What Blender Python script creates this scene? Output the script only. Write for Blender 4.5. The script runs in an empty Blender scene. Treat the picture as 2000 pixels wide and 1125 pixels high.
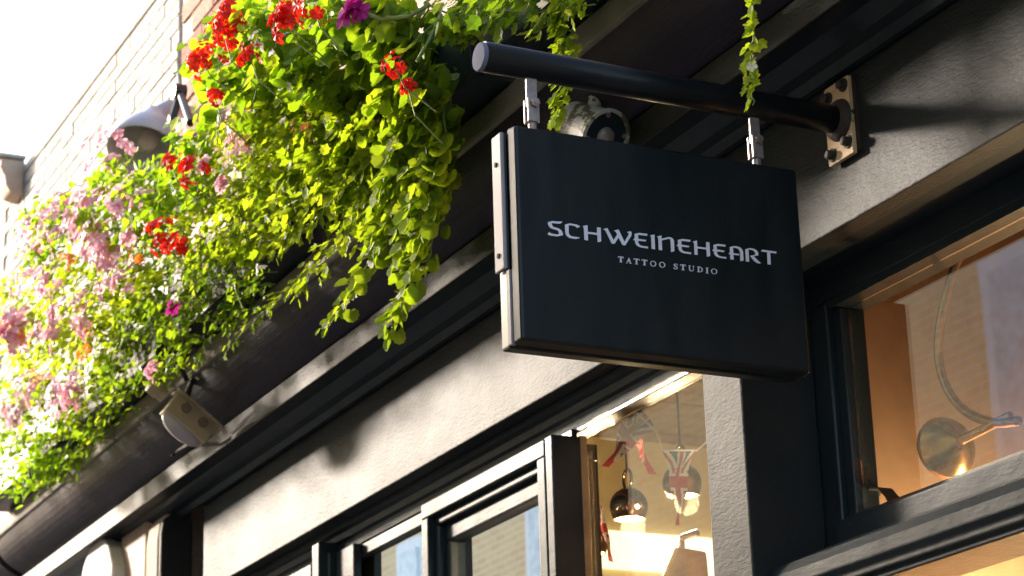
import bpy, bmesh, math, random
import numpy as np
from mathutils import Vector, Matrix
random.seed(7); rng = np.random.default_rng(7)
R = math.radians
scene = bpy.context.scene
col = scene.collection

# ------------------------------------------------------------------ camera
CP = Vector((4.1432, -2.9674, 1.6816))
RR = Vector((.43716795, .89888161, -.029934))
UU = Vector((.29774403, -.11324021, .94790566))
FF = Vector((-.84866523, .42330664, .31714162))
FPX = 4477.3
cd = bpy.data.cameras.new('camera'); cam = bpy.data.objects.new('camera', cd); col.objects.link(cam)
cam.matrix_world = Matrix(((RR.x, UU.x, -FF.x, CP.x), (RR.y, UU.y, -FF.y, CP.y), (RR.z, UU.z, -FF.z, CP.z), (0, 0, 0, 1)))
cd.sensor_fit = 'HORIZONTAL'; cd.sensor_width = 36; cd.lens = FPX / 2000 * 36
cd.clip_start = .05; cd.clip_end = 800
cd.dof.use_dof = True; cd.dof.focus_distance = 5.35; cd.dof.aperture_fstop = 7.0
scene.camera = cam

# ------------------------------------------------------------------ sky, sun, exposure
SUN_EL, SUN_AZ = 16.5, 30.0            # azimuth measured out from the facade
w = bpy.data.worlds.new('World'); scene.world = w; w.use_nodes = True
nt = w.node_tree; bg = nt.nodes['Background']
sky = nt.nodes.new('ShaderNodeTexSky'); sky.sky_type = 'NISHITA'; sky.sun_disc = False
sky.sun_elevation = R(SUN_EL); sky.sun_rotation = R(180 + 90 - SUN_AZ)
sky.air_density = 1.0; sky.dust_density = 2.5; sky.ozone_density = 1.0
nt.links.new(sky.outputs[0], bg.inputs[0]); bg.inputs[1].default_value = .15
sd = bpy.data.lights.new('sun', 'SUN'); so = bpy.data.objects.new('sun', sd); col.objects.link(so)
sd.energy = 3.5; sd.angle = R(7.5); sd.color = (1.0, .87, .74)
SD = Vector((-math.cos(R(SUN_EL)) * math.cos(R(SUN_AZ)), -math.cos(R(SUN_EL)) * math.sin(R(SUN_AZ)), math.sin(R(SUN_EL))))
so.rotation_euler = SD.to_track_quat('Z', 'Y').to_euler()
scene.view_settings.view_transform = 'Standard'; scene.view_settings.look = 'None'
scene.view_settings.exposure = 2.12; scene.view_settings.gamma = 1

# ------------------------------------------------------------------ helpers
def at(px, py, ax, val):
    """point on the plane axis=val that the photograph shows at (px, py)"""
    d = FF * FPX + RR * (px - 1000) - UU * (py - 562.5)
    return CP + d * ((val - CP[ax]) / d[ax])
def atY(px, py, y): return at(px, py, 1, y)
def atX(px, py, x): return at(px, py, 0, x)

MATS = {}
def mat(name):
    m = bpy.data.materials.new(name); m.use_nodes = True
    n = m.node_tree.nodes; b = n['Principled BSDF']
    MATS[name] = m
    return m, m.node_tree, b
def nd(t, kind, **kw):
    n = t.nodes.new(kind)
    for k, v in kw.items():
        if k.startswith('i_'): n.inputs[k[2:].replace('_', ' ')].default_value = v
        else: setattr(n, k, v)
    return n
def ramp(t, fac, stops):
    r = t.nodes.new('ShaderNodeValToRGB'); e = r.color_ramp.elements
    while len(e) < len(stops): e.new(.5)
    for q, (p, c) in zip(e, stops): q.position = p; q.color = (*c, 1)
    t.links.new(fac, r.inputs[0]); return r
def coords(t, scale=(1, 1, 1), rot=(0, 0, 0)):
    tc = t.nodes.new('ShaderNodeTexCoord'); mp = t.nodes.new('ShaderNodeMapping')
    mp.inputs['Scale'].default_value = scale; mp.inputs['Rotation'].default_value = rot
    t.links.new(tc.outputs['Object'], mp.inputs[0]); return mp.outputs[0]

def paint(name, base, base2, rough, rvar=.08, stretch=(9, 30, 30), bump=.5, big=.35, spec=.5, coat=0, chips=None, streak=None):
    m, t, b = mat(name); L = t.links.new
    c1 = coords(t, stretch); c2 = coords(t)
    n1 = nd(t, 'ShaderNodeTexNoise', i_Scale=4.0, i_Detail=5.0, i_Roughness=.6); L(c1, n1.inputs[0])
    n2 = nd(t, 'ShaderNodeTexNoise', i_Scale=5.0, i_Detail=4.0); L(c2, n2.inputs[0])
    n3 = nd(t, 'ShaderNodeTexNoise', i_Scale=70.0, i_Detail=2.0); L(c2, n3.inputs[0])
    src = n2
    if streak:
        src = nd(t, 'ShaderNodeTexNoise', i_Scale=1.0, i_Detail=6.0, i_Roughness=.65); L(coords(t, streak), src.inputs[0])
    cr = ramp(t, src.outputs[0], [(.35, base), (.65, base2)])
    last = cr.outputs[0]
    if chips:
        n4 = nd(t, 'ShaderNodeTexNoise', i_Scale=26.0, i_Detail=4.0, i_Roughness=.65); L(c2, n4.inputs[0])
        k = ramp(t, n4.outputs[0], [(chips[0], (0, 0, 0)), (chips[0] + .015, (1, 1, 1))])
        mx = nd(t, 'ShaderNodeMix', data_type='RGBA'); L(k.outputs[0], mx.inputs[0]); L(last, mx.inputs[6]); mx.inputs[7].default_value = (*chips[1], 1)
        last = mx.outputs[2]
    L(last, b.inputs['Base Color'])
    rr = nd(t, 'ShaderNodeMapRange'); L(src.outputs[0], rr.inputs[0]); rr.inputs[3].default_value = rough - rvar; rr.inputs[4].default_value = rough + rvar
    L(rr.outputs[0], b.inputs['Roughness']); b.inputs['Specular IOR Level'].default_value = spec
    b.inputs['Coat Weight'].default_value = coat; b.inputs['Coat Roughness'].default_value = .12
    b1 = nd(t, 'ShaderNodeBump', i_Strength=big, i_Distance=.02); L(n2.outputs[0], b1.inputs['Height'])
    b2 = nd(t, 'ShaderNodeBump', i_Strength=bump, i_Distance=.004); L(n1.outputs[0], b2.inputs['Height']); L(b1.outputs[0], b2.inputs['Normal'])
    b3 = nd(t, 'ShaderNodeBump', i_Strength=bump * .3, i_Distance=.0015); L(n3.outputs[0], b3.inputs['Height']); L(b2.outputs[0], b3.inputs['Normal'])
    L(b3.outputs[0], b.inputs['Normal'])
    return m
def plain(name, base, rough=.5, metal=0, spec=.5, var=.25, scale=12, bump=.15):
    m, t, b = mat(name); L = t.links.new
    c = coords(t); n = nd(t, 'ShaderNodeTexNoise', i_Scale=float(scale), i_Detail=5.0, i_Roughness=.6); L(c, n.inputs[0])
    lo = tuple(x * (1 - var) for x in base); hi = tuple(min(1, x * (1 + var)) for x in base)
    r = ramp(t, n.outputs[0], [(.3, lo), (.7, hi)]); L(r.outputs[0], b.inputs['Base Color'])
    b.inputs['Roughness'].default_value = rough; b.inputs['Metallic'].default_value = metal; b.inputs['Specular IOR Level'].default_value = spec
    if bump:
        bp = nd(t, 'ShaderNodeBump', i_Strength=bump, i_Distance=.004); L(n.outputs[0], bp.inputs['Height']); L(bp.outputs[0], b.inputs['Normal'])
    return m
def emit(name, c, s):
    m, t, b = mat(name); b.inputs['Base Color'].default_value = (*c, 1)
    b.inputs['Emission Color'].default_value = (*c, 1); b.inputs['Emission Strength'].default_value = s
    return m
def leafmat(name, stops, trans=.55, rough=.5):
    m, t, b = mat(name); L = t.links.new
    oi = nd(t, 'ShaderNodeObjectInfo'); ge = nd(t, 'ShaderNodeNewGeometry')
    ad = nd(t, 'ShaderNodeMath', operation='ADD'); L(oi.outputs['Random'], ad.inputs[0]); L(ge.outputs['Random Per Island'], ad.inputs[1])
    fr = nd(t, 'ShaderNodeMath', operation='FRACT'); L(ad.outputs[0], fr.inputs[0])
    r = ramp(t, fr.outputs[0], stops)
    L(r.outputs[0], b.inputs['Base Color']); b.inputs['Roughness'].default_value = rough; b.inputs['Specular IOR Level'].default_value = .3
    tr = nd(t, 'ShaderNodeBsdfTranslucent')
    gm = nd(t, 'ShaderNodeMix', data_type='RGBA', blend_type='MULTIPLY'); gm.inputs[0].default_value = 1
    L(r.outputs[0], gm.inputs[6]); gm.inputs[7].default_value = (2.3, 2.25, .65, 1) if trans > .4 else (1.2, 1.1, 1.1, 1)
    L(gm.outputs[2], tr.inputs[0])
    mx = nd(t, 'ShaderNodeMixShader'); mx.inputs[0].default_value = trans
    L(b.outputs[0], mx.inputs[1]); L(tr.outputs[0], mx.inputs[2])
    L(mx.outputs[0], t.nodes['Material Output'].inputs[0])
    return m
def glassmat(name, gain):
    m, t, b = mat(name); L = t.links.new
    t.nodes.remove(b)
    tr = nd(t, 'ShaderNodeBsdfTransparent'); tr.inputs[0].default_value = (.93, .95, .93, 1)
    gl = nd(t, 'ShaderNodeBsdfGlossy', i_Roughness=.0)
    n = nd(t, 'ShaderNodeTexNoise', i_Scale=3.0, i_Detail=1.0); L(coords(t), n.inputs[0])
    bp = nd(t, 'ShaderNodeBump', i_Strength=.02, i_Distance=.01); L(n.outputs[0], bp.inputs['Height']); L(bp.outputs[0], gl.inputs['Normal'])
    f = nd(t, 'ShaderNodeLayerWeight', i_Blend=.5)
    pw = nd(t, 'ShaderNodeMath', operation='POWER'); L(f.outputs['Facing'], pw.inputs[0]); pw.inputs[1].default_value = 5
    mu = nd(t, 'ShaderNodeMath', operation='MULTIPLY_ADD', use_clamp=True); L(pw.outputs[0], mu.inputs[0]); mu.inputs[1].default_value = gain; mu.inputs[2].default_value = .045 * gain
    mx = nd(t, 'ShaderNodeMixShader'); L(mu.outputs[0], mx.inputs[0]); L(tr.outputs[0], mx.inputs[1]); L(gl.outputs[0], mx.inputs[2])
    L(mx.outputs[0], t.nodes['Material Output'].inputs[0])
    return m
def brickmat(name, c1, c2, mortar, scale, bw=.225, rh=.075):
    m, t, b = mat(name); L = t.links.new
    tc = t.nodes.new('ShaderNodeTexCoord'); sp = nd(t, 'ShaderNodeSeparateXYZ'); L(tc.outputs['Object'], sp.inputs[0])
    cb = nd(t, 'ShaderNodeCombineXYZ'); L(sp.outputs[0], cb.inputs[0]); L(sp.outputs[2], cb.inputs[1])
    br = nd(t, 'ShaderNodeTexBrick'); L(cb.outputs[0], br.inputs[0])
    br.inputs['Color1'].default_value = (*c1, 1); br.inputs['Color2'].default_value = (*c2, 1); br.inputs['Mortar'].default_value = (*mortar, 1)
    br.inputs['Scale'].default_value = scale; br.inputs['Brick Width'].default_value = bw; br.inputs['Row Height'].default_value = rh; br.inputs['Mortar Size'].default_value = .006
    L(br.outputs[0], b.inputs['Base Color']); b.inputs['Roughness'].default_value = .85
    bp = nd(t, 'ShaderNodeBump', i_Strength=.5, i_Distance=.01, invert=True); L(br.outputs[1], bp.inputs['Height']); L(bp.outputs[0], b.inputs['Normal'])
    return m

BLK = paint('black_gloss_paint', (.012, .020, .026), (.017, .024, .030), .53, bump=.3, spec=.18, coat=.22, chips=(.715, (.07, .065, .06)))
FAS = paint('black_fascia_paint', (.014, .019, .022), (.021, .022, .023), .535, rvar=.06, stretch=(14, 26, 40), bump=.6, big=.32, spec=.22)
STRIP = paint('dark_strip_paint', (.016, .017, .017), (.030, .026, .024), .50, bump=.5, big=.3, spec=.13, chips=(.70, (.16, .12, .09)))
PLANK = paint('purple_sheen_board_paint', (.022, .017, .028), (.032, .024, .038), .44, spec=.16, stretch=(4, 40, 40), bump=.5, big=.25)  # same dark paint, the board's purple glare put into its base colour
LEDGE = paint('weathered_ledge', (.15, .13, .11), (.28, .24, .20), .8, bump=.8, chips=(.68, (.45, .42, .38)))
SIGNM = paint('sign_satin_black', (.004, .007, .009), (.009, .012, .014), .40, rvar=.10, bump=.04, big=.05, spec=.28, streak=(6, 16, 3))
POLE = paint('pole_black', (.007, .009, .012), (.012, .013, .016), .33, bump=.2, big=.1, spec=.2)
GLASS = glassmat('window_glass', 8.0)
GLASS2 = glassmat('window_glass_clear', 2.4)
LETTER = plain('letter_silver_white', (.70, .70, .80), .45, var=.04, bump=0)
STEEL = plain('hanger_pinkish_steel', (.33, .27, .26), .42, metal=.6, scale=60)
RUST = paint('plate_worn_cream', (.58, .38, .22), (.70, .50, .31), .7, bump=.9, big=.6, chips=(.62, (.035, .022, .015)))
RUSTD = plain('dark_rust', (.03, .02, .016), .7, scale=80, bump=.6)
BEIGE = plain('aged_beige_plastic', (.42, .32, .22), .5, var=.1)
LENS = plain('milky_lens', (.40, .36, .38), .35, var=.08)
MOTTLE = paint('peeling_white_casing', (.36, .35, .33), (.44, .41, .38), .5, bump=.5, chips=(.52, (.10, .085, .05)))
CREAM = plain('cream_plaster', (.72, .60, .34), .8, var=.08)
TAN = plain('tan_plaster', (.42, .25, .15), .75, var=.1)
WOODC = plain('varnished_plank', (.22, .12, .05), .45, var=.4, scale=9)
BRASS = plain('aged_brass', (.48, .27, .10), .24, metal=1, var=.35, scale=18, bump=.25)
CHROME = plain('smoked_copper_globe', (.28, .19, .14), .10, metal=1, var=.2, bump=0)
BULB = emit('warm_bulb', (1.0, .72, .38), 22)
WHITEP = paint('white_stone_paint', (.62, .60, .56), (.74, .72, .68), .7, bump=.8, chips=(.70, (.30, .24, .18)))
WARMST = plain('pinkish_stone', (.36, .26, .20), .7, var=.15)
RBRICK = plain('red_brick', (.24, .14, .115), .9, spec=.05, var=.4, scale=40, bump=.7)
RBRICK2 = plain('pale_red_brick', (.31, .20, .165), .9, spec=.05, var=.35, scale=40, bump=.7)
WBRICK = plain('white_painted_brick', (.42, .405, .39), .9, spec=.05, var=.1, scale=25, bump=.7)
WBRICK2 = plain('stained_white_brick', (.37, .35, .33), .9, spec=.05, var=.14, scale=25, bump=.7)
MORTAR = plain('mortar', (.50, .44, .36), .95, var=.25, scale=40)
WMORT = plain('white_painted_mortar', (.37, .35, .33), .95, spec=.05,  var=.2, scale=30)
OPB = brickmat('opposite_brick', (.84, .64, .34), (.76, .52, .28), (.86, .78, .62), 1.0)
OPF = plain('opposite_window_paint', (.80, .84, .88), .5, var=.05)
REDP = plain('red_paint', (.6, .02, .03), .5)
ASPH = plain('asphalt', (.05, .05, .05), .9, scale=60)
FLAG = plain('paving_stone', (.28, .27, .25), .85, scale=8)
ROOFM = plain('slate', (.08, .08, .09), .7)
LAMPW = plain('white_enamel', (.42, .42, .48), .3, var=.08)
SOIL = plain('soil', (.03, .022, .015), .95, scale=40)
STEMG = plain('green_stem', (.16, .22, .04), .55)
CLOTHR = plain('pennant_red', (.50, .04, .05), .85, var=.1)
CLOTHW = plain('pennant_white', (.74, .70, .62), .85, var=.05)
CLOTHB = plain('pennant_blue', (.04, .10, .12), .85, var=.1)
DARKST = plain('dark_strap', (.03, .028, .028), .4)
LEATH = plain('tan_shade', (.45, .30, .14), .6)
BARS = plain('cable_black', (.015, .015, .016), .4)
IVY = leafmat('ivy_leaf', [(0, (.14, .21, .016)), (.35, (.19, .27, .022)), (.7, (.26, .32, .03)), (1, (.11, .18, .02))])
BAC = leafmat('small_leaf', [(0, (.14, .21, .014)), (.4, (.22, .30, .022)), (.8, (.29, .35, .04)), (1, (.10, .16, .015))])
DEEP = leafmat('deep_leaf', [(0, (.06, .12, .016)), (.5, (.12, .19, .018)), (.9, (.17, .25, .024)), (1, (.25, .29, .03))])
GER = leafmat('geranium_leaf', [(0, (.09, .17, .012)), (.5, (.14, .24, .016)), (1, (.22, .30, .03))])
REDF = leafmat('red_petal', [(0, (.55, .008, .006)), (.5, (.72, .015, .008)), (1, (.80, .05, .015))], .3)
PINKF = leafmat('pink_petal', [(0, (.70, .40, .52)), (.3, (.76, .57, .66)), (.6, (.66, .21, .35)), (.85, (.80, .68, .73)), (1, (.70, .26, .28))], .3)
WHITEF = leafmat('white_petal', [(0, (.82, .80, .82)), (1, (.88, .86, .84))], .3)
MAGF = leafmat('magenta_petal', [(0, (.45, .02, .28)), (1, (.62, .04, .36))], .3)
ORGF = leafmat('orange_petal', [(0, (.80, .20, .02)), (1, (.85, .34, .06))], .3)
BUDF = leafmat('dry_bud', [(0, (.30, .09, .04)), (1, (.40, .16, .06))], .3)

class MB:
    def __init__(s): s.v = []; s.f = []; s.mi = []; s.cur = 0
    def add(s, vs, fs):
        o = len(s.v); s.v += [tuple(v) for v in vs]; s.f += [tuple(i + o for i in f) for f in fs]; s.mi += [s.cur] * len(fs); return s
    def box(s, x0, x1, y0, y1, z0, z1):
        return s.add([(x, y, z) for x in (x0, x1) for y in (y0, y1) for z in (z0, z1)],
                     [(0, 1, 3, 2), (4, 6, 7, 5), (0, 4, 5, 1), (2, 3, 7, 6), (0, 2, 6, 4), (1, 5, 7, 3)])
    def obox(s, c, ax, ay, az, hx, hy, hz):
        c = Vector(c); vs = [c + ax * (i * hx) + ay * (j * hy) + az * (k * hz) for i in (-1, 1) for j in (-1, 1) for k in (-1, 1)]
        return s.add(vs, [(0, 1, 3, 2), (4, 6, 7, 5), (0, 4, 5, 1), (2, 3, 7, 6), (0, 2, 6, 4), (1, 5, 7, 3)])
    def prof(s, pts, x0, x1, n=1):
        """closed (y, z) profile run along x"""
        k = len(pts); vs = []
        for i in range(n + 1):
            x = x0 + (x1 - x0) * i / n; vs += [(x, y, z) for y, z in pts]
        fs = [tuple(range(k - 1, -1, -1)), tuple(n * k + j for j in range(k))]
        for i in range(n):
            for j in range(k):
                a, b = i * k + j, i * k + (j + 1) % k; fs.append((a, b, b + k, a + k))
        return s.add(vs, fs)
    def tube(s, path, rad, n=10, cap=True):
        path = [Vector(p) for p in path]; k = len(path)
        if not hasattr(rad, '__len__'): rad = [rad] * k
        up = None; vs = []
        for i, p in enumerate(path):
            t = (path[min(i + 1, k - 1)] - path[max(i - 1, 0)]).normalized()
            if up is None: up = t.orthogonal().normalized()
            up = (up - t * up.dot(t)).normalized(); b = t.cross(up)
            vs += [p + (up * math.cos(2 * math.pi * j / n) + b * math.sin(2 * math.pi * j / n)) * rad[i] for j in range(n)]
        fs = [(i * n + j, i * n + (j + 1) % n, (i + 1) * n + (j + 1) % n, (i + 1) * n + j) for i in range(k - 1) for j in range(n)]
        if cap: fs += [tuple(range(n - 1, -1, -1)), tuple((k - 1) * n + j for j in range(n))]
        return s.add(vs, fs)
    def lathe(s, c, axis, pr, n=28):
        """profile pr = [(radius, distance along axis)]"""
        c = Vector(c); a = Vector(axis).normalized(); u = a.orthogonal().normalized(); b = a.cross(u); vs = []
        for r, d in pr:
            vs += [c + a * d + (u * math.cos(2 * math.pi * j / n) + b * math.sin(2 * math.pi * j / n)) * r for j in range(n)]
        fs = [(i * n + j, i * n + (j + 1) % n, (i + 1) * n + (j + 1) % n, (i + 1) * n + j) for i in range(len(pr) - 1) for j in range(n)]
        return s.add(vs, fs)
    def build(s, name, m, parent=None, smooth=False, bevel=0, base=None):
        off = base if base is not None else (parent_base(parent) if parent else Vector((0, 0, 0)))
        me = bpy.data.meshes.new(name); me.from_pydata([tuple(Vector(v) - off) for v in s.v], [], s.f)
        for q in (m if isinstance(m, (list, tuple)) else [m]): me.materials.append(q)
        if isinstance(m, (list, tuple)): me.polygons.foreach_set('material_index', s.mi)
        if smooth: me.polygons.foreach_set('use_smooth', [True] * len(me.polygons))
        bm = bmesh.new(); bm.from_mesh(me); bmesh.ops.recalc_face_normals(bm, faces=bm.faces); bm.to_mesh(me); bm.free()
        o = bpy.data.objects.new(name, me); col.objects.link(o)
        if parent: o.parent = parent
        elif base is not None: o.location = base
        if bevel:
            md = o.modifiers.new('bevel', 'BEVEL'); md.width = bevel; md.segments = 2; md.limit_method = 'ANGLE'; md.angle_limit = R(40)
        return o
BASE = {}
def parent_base(p):
    while p.parent: p = p.parent
    return BASE.get(p.name, Vector((0, 0, 0)))
def tag(o, label, cat, group=None, kind=None):
    o['label'] = label
    if cat: o['category'] = cat
    if group: o['group'] = group
    if kind: o['kind'] = kind
    return o
def thing(name, loc, label, cat, group=None):
    o = bpy.data.objects.new(name, None); col.objects.link(o); o.location = loc; o.empty_display_size = .05
    BASE[o.name] = Vector(loc); return tag(o, label, cat, group)
def struct(name, mb, m):
    o = mb.build(name, m); o['kind'] = 'structure'; return o

# ------------------------------------------------------------------ ground
struct('road', MB().box(-60, 60, -5.2, -1.8, -.3, 0), ASPH)
struct('pavement', MB().box(-60, 60, -1.8, 4.0, -.3, .12).box(-60, 60, -9, -5.2, -.3, .12), FLAG)
struct('ground', MB().box(-300, 300, -300, 300, -.6, -.31), ASPH)

# ------------------------------------------------------------------ the shop building
SH = thing('shop_building', (-1.8, .1, 0), 'black painted shopfront with brick upper floor behind the hanging sign', 'building')
XL, XR = -4.72, 2.6
MB().box(XL, XR, 0, .06, 3.51, 3.93).build('fascia_board', FAS, SH, bevel=.004)
MB().box(-.49, XR, .061, .19, 3.52, 3.62).build('fascia_soffit', BLK, SH)
# cornice mouldings under the strip
MB().prof([(.0, 3.93), (-.012, 3.865), (-.03, 3.865), (-.045, 3.885), (-.075, 3.892), (-.10, 3.905), (-.12, 3.915), (-.185, 3.915), (-.185, 3.95), (.06, 3.95)], -9.2, XR, 1).build('cornice_moulding', BLK, SH)
MB().prof([(-.2, 3.903), (-.2, 3.985), (-.17, 3.992), (.05, 3.992), (.05, 3.952), (-.17, 3.952), (-.186, 3.903)], -9.2, XR, 1).build('cornice_strip', STRIP, SH, bevel=.004)
# the dark cove board that leans out above the strip, gently rounded
cove = []
for i in range(9):
    t = i / 8; y = -.192 + (-.345 + .192) * t; z = 3.994 + (4.142 - 3.994) * t
    b = math.sin(math.pi * t) * .022
    cove.append((y - b, z - b * .5))
MB().prof(cove + [(.05, 4.142), (.05, 3.994)], -6.9, XR, 1).build('cove_board', PLANK, SH, smooth=False)
MB().prof(cove + [(.05, 4.142), (.05, 3.994)], -9.2, -6.98, 1).build('cove_board', PLANK, SH)
for a, b in ((-9.2, -4.83), (-4.82, -1.475), (-1.465, 2.6)):
    MB().box(a, b, -.36, .05, 4.143, 4.225).build('ledge_board', LEDGE, SH, bevel=.012)
# upper wall, set back a little, with its bricks proud of the mortar
MB().box(-5.17, XR, .02, .3, 4.2, 9.0).build('upper_wall', MORTAR, SH)
def bricks(x0, x1, z0, z1, yf, parent, mats, bw=.225, rh=.075, jt=.010):
    bases = []
    for m in mats:
        L = bw - jt
        ob = MB().box(0, L, 0, .03, 0, rh - jt).build('brick', m, None); bases.append(ob.data); bpy.data.objects.remove(ob)
        hb = MB().box(0, (bw - jt) / 2 - jt * .4, 0, .03, 0, rh - jt).build('brick', m, None); bases.append(hb.data); bpy.data.objects.remove(hb)
    r = 0; z = z0
    while z < z1:
        x = x1 - (bw / 2 if r % 2 else 0)
        if r % 2:
            o = bpy.data.objects.new('brick', bases[2 * random.randrange(len(mats)) + 1]); col.objects.link(o); o.parent = parent
            o.location = Vector((x1 - bw / 2 + jt * .4, yf + random.uniform(-.003, .003), z)) - parent_base(parent)
        while x - bw > x0 - .01:
            o = bpy.data.objects.new('brick', bases[2 * random.randrange(len(mats))]); col.objects.link(o); o.parent = parent
            o.location = Vector((x - bw, yf + random.uniform(-.003, .003), z)) - parent_base(parent)
            o.rotation_euler = (random.uniform(-.01, .01), random.uniform(-.008, .008), random.uniform(-.008, .008))
            x -= bw
        z += rh; r += 1
bricks(-5.17, -2.9, 5.3, 7.0, .006, SH, (RBRICK, RBRICK2, RBRICK, RBRICK2), .30, .105, .016)

BRW = brickmat('red_brickwork', (.24, .14, .115), (.31, .20, .165), (.50, .44, .36), 1.0, .30, .105)
for a, b, z_, zz_ in ((-2.899, XR, 4.3, 9.0), (-5.17, -2.901, 7.09, 9.0), (-5.17, -2.901, 4.3, 5.295)):
    MB().box(a, b, .006, .03, z_, zz_).build('brickwork', BRW, SH)
# windows under the fascia ------------------------------------------------
ZB = 1.0
def bars(x0, x1, z0, z1, wd, yf, yb, top=None):
    m = MB(); tp = top or wd
    m.box(x0, x0 + wd, yf, yb, z0, z1 - tp - .001); m.box(x1 - wd, x1, yf, yb, z0, z1 - tp - .001)
    m.box(x0, x1, yf, yb, z1 - tp, z1); return m
def win(label=None):
    o = bpy.data.objects.new('window', None); col.objects.link(o); o.parent = SH; return o
def pane(x0, x1, z0, z1, y, p, g=GLASS):
    MB().box(x0, x1, y, y + .006, z0, z1).build('pane', g, p)
# head rail with mouldings
MB().prof([(.062, 3.60), (.062, 3.49), (.085, 3.485), (.09, 3.465), (.105, 3.46), (.112, 3.43), (.2, 3.43), (.2, 3.60)], XL, -.49, 1).build('head_moulding', BLK, SH)
MB().box(-.49, XR, .19, .29, atY(1664, 596, .23).z + .022, 3.62).build('head_rail', BLK, SH, bevel=.004)
# posts between the bays
def xw_(px, y): return atY(px, 1050, y).x
for pa_, pb_, yf, zt in ((609, 622, .03, atY(615, 1062, .03).z), (634, 642, .06, 3.428), (656, 690, .085, 3.428), (1070, 1084, .02, atY(1075, 848, .02).z), (1087, 1125, .098, 3.428)):
    MB().box(xw_(pa_, yf), xw_(pb_, yf), yf, .117, ZB, zt).build('post', BLK, SH, bevel=.005)
# bay at the far left: panel
W0 = win(); xe = xw_(607, .07)
bars(-4.70, xe, ZB, 3.428, .07, .07, .2).build('frame', BLK, W0, bevel=.004)
MB().box(-4.63, xe - .07, .13, .15, ZB, 3.36).build('panel', WARMST, W0)
# casement
c0, c1, zc = xw_(823, .02), xw_(1068, .02), atY(831, 982, .02).z
# bay with narrow fixed light
W1 = win(); x1a = xw_(684, .118)
bars(x1a, c0 - .002, ZB, 3.428,   .02, .118, .2, top=.045).build('frame', BLK, W1, bevel=.004)
pane(x1a + .02, c0 - .022, ZB, 3.382, .14, W1)
W2 = win()
bars(c0, c1, ZB, zc, .05, .02, .2).build('frame', BLK, W2, bevel=.004)
bars(c0 + .051, c1 - .051, ZB, zc - .051, .028, .045, .19).build('bead', BLK, W2, bevel=.006)
bars(c0 + .08, c1 - .08, ZB, zc - .08, .03, .07, .18, top=.055).build('sash', BLK, W2, bevel=.006)
pane(c0 + .111, c1 - .111, ZB, zc - .136, .10, W2)
# wide light beside the pilaster
W3 = win()
xw = atY(1130, 950, .12).x
bars(xw - .03, -.60, ZB, 3.428, .03, .112, .118, top=.014).build('frame', BLK, W3, bevel=.004)
MB().box(xw + .001, xw + .020, .119, .143, ZB, 3.406).build('bead', plain('bare_wood_bead', (.42, .30, .17), .6), W3, bevel=.003)
pane(xw + .002, -.631, ZB, 3.407, .145, W3, GLASS2)
# pilaster
MB().box(-.678, -.493, -.03, .19, ZB, 3.508).build('pilaster', FAS, SH, bevel=.006)
# right window
W4 = win()
xf0, xf1 = atY(1597, 900, .19).x, atY(1636, 900, .19).x
xp, zt4, zs4 = atY(1664, 700, .23).x, atY(1664, 596, .23).z, atY(1691, 1004, .23).z
MB().box(-.491, xf0, .235, .29, ZB, zt4 + .02).build('jamb', BLK, W4, bevel=.003)
MB().box(xf0 + .001, xf1, .19, .29, ZB, zt4 + .02).build('frame', BLK, W4, bevel=.005)
MB().box(xf1 + .001, xp - .001, .208, .28, zs4 - .01, zt4 - .001).build('bead', BLK, W4, bevel=.004)
MB().box(xf1 + .001, XR, .19, .285, zt4, zt4 + .021).build('frame', BLK, W4)
MB().prof([(.17, zs4 - .10), (.17, zs4 - .02), (.20, zs4 - .001), (.28, zs4 - .001), (.28, zs4 - .10)], xf1 + .002, XR, 1).build('sill_bead', BLK, W4, bevel=.003)
pane(xp, XR, zs4, zt4 - .001, .23, W4, GLASS2)
pane(xp, XR, 1.2, 2.70, .235, W4, GLASS2)
MB().box(-.489, XR, .12, .28, 2.70, zs4 - .101).build('rail', BLK, W4)
MB().prof([(.19, 2.80), (.075, 2.80), (.02, 2.775), (.005, 2.75), (.005, 2.718), (.02, 2.705), (.02, 2.69), (.035, 2.685), (.035, 2.672), (.19, 2.672)], -.489, XR, 1).build('transom', BLK, W4, bevel=.004)

# console bracket at the far end of the fascia ------------------------------
cx0, cx1 = -5.78, -4.80
def xpx(px, y): return atY(px, 1090, y).x
ct = atY(262, 1032, -.10).z
MB().box(xpx(236, -.10), xpx(284, -.10), -.10, .02, ZB, ct).build('console_panel', WARMST, SH, bevel=.012)
CRM = plain('cream_stone', (.52, .45, .37), .75, var=.12, spec=.1)
m_ = MB(); xa, xb = xpx(285, -.115), xpx(307, -.115); q0 = atY(300, 1005, -.115).z
m_.prof([(.02, ZB), (-.115, ZB), (-.115, q0 - .12), (-.105, q0 - .05), (-.08, q0 - .01), (-.05, q0), (.02, q0)], xa, xb).build('console_panel', CRM, SH, bevel=.008)
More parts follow.
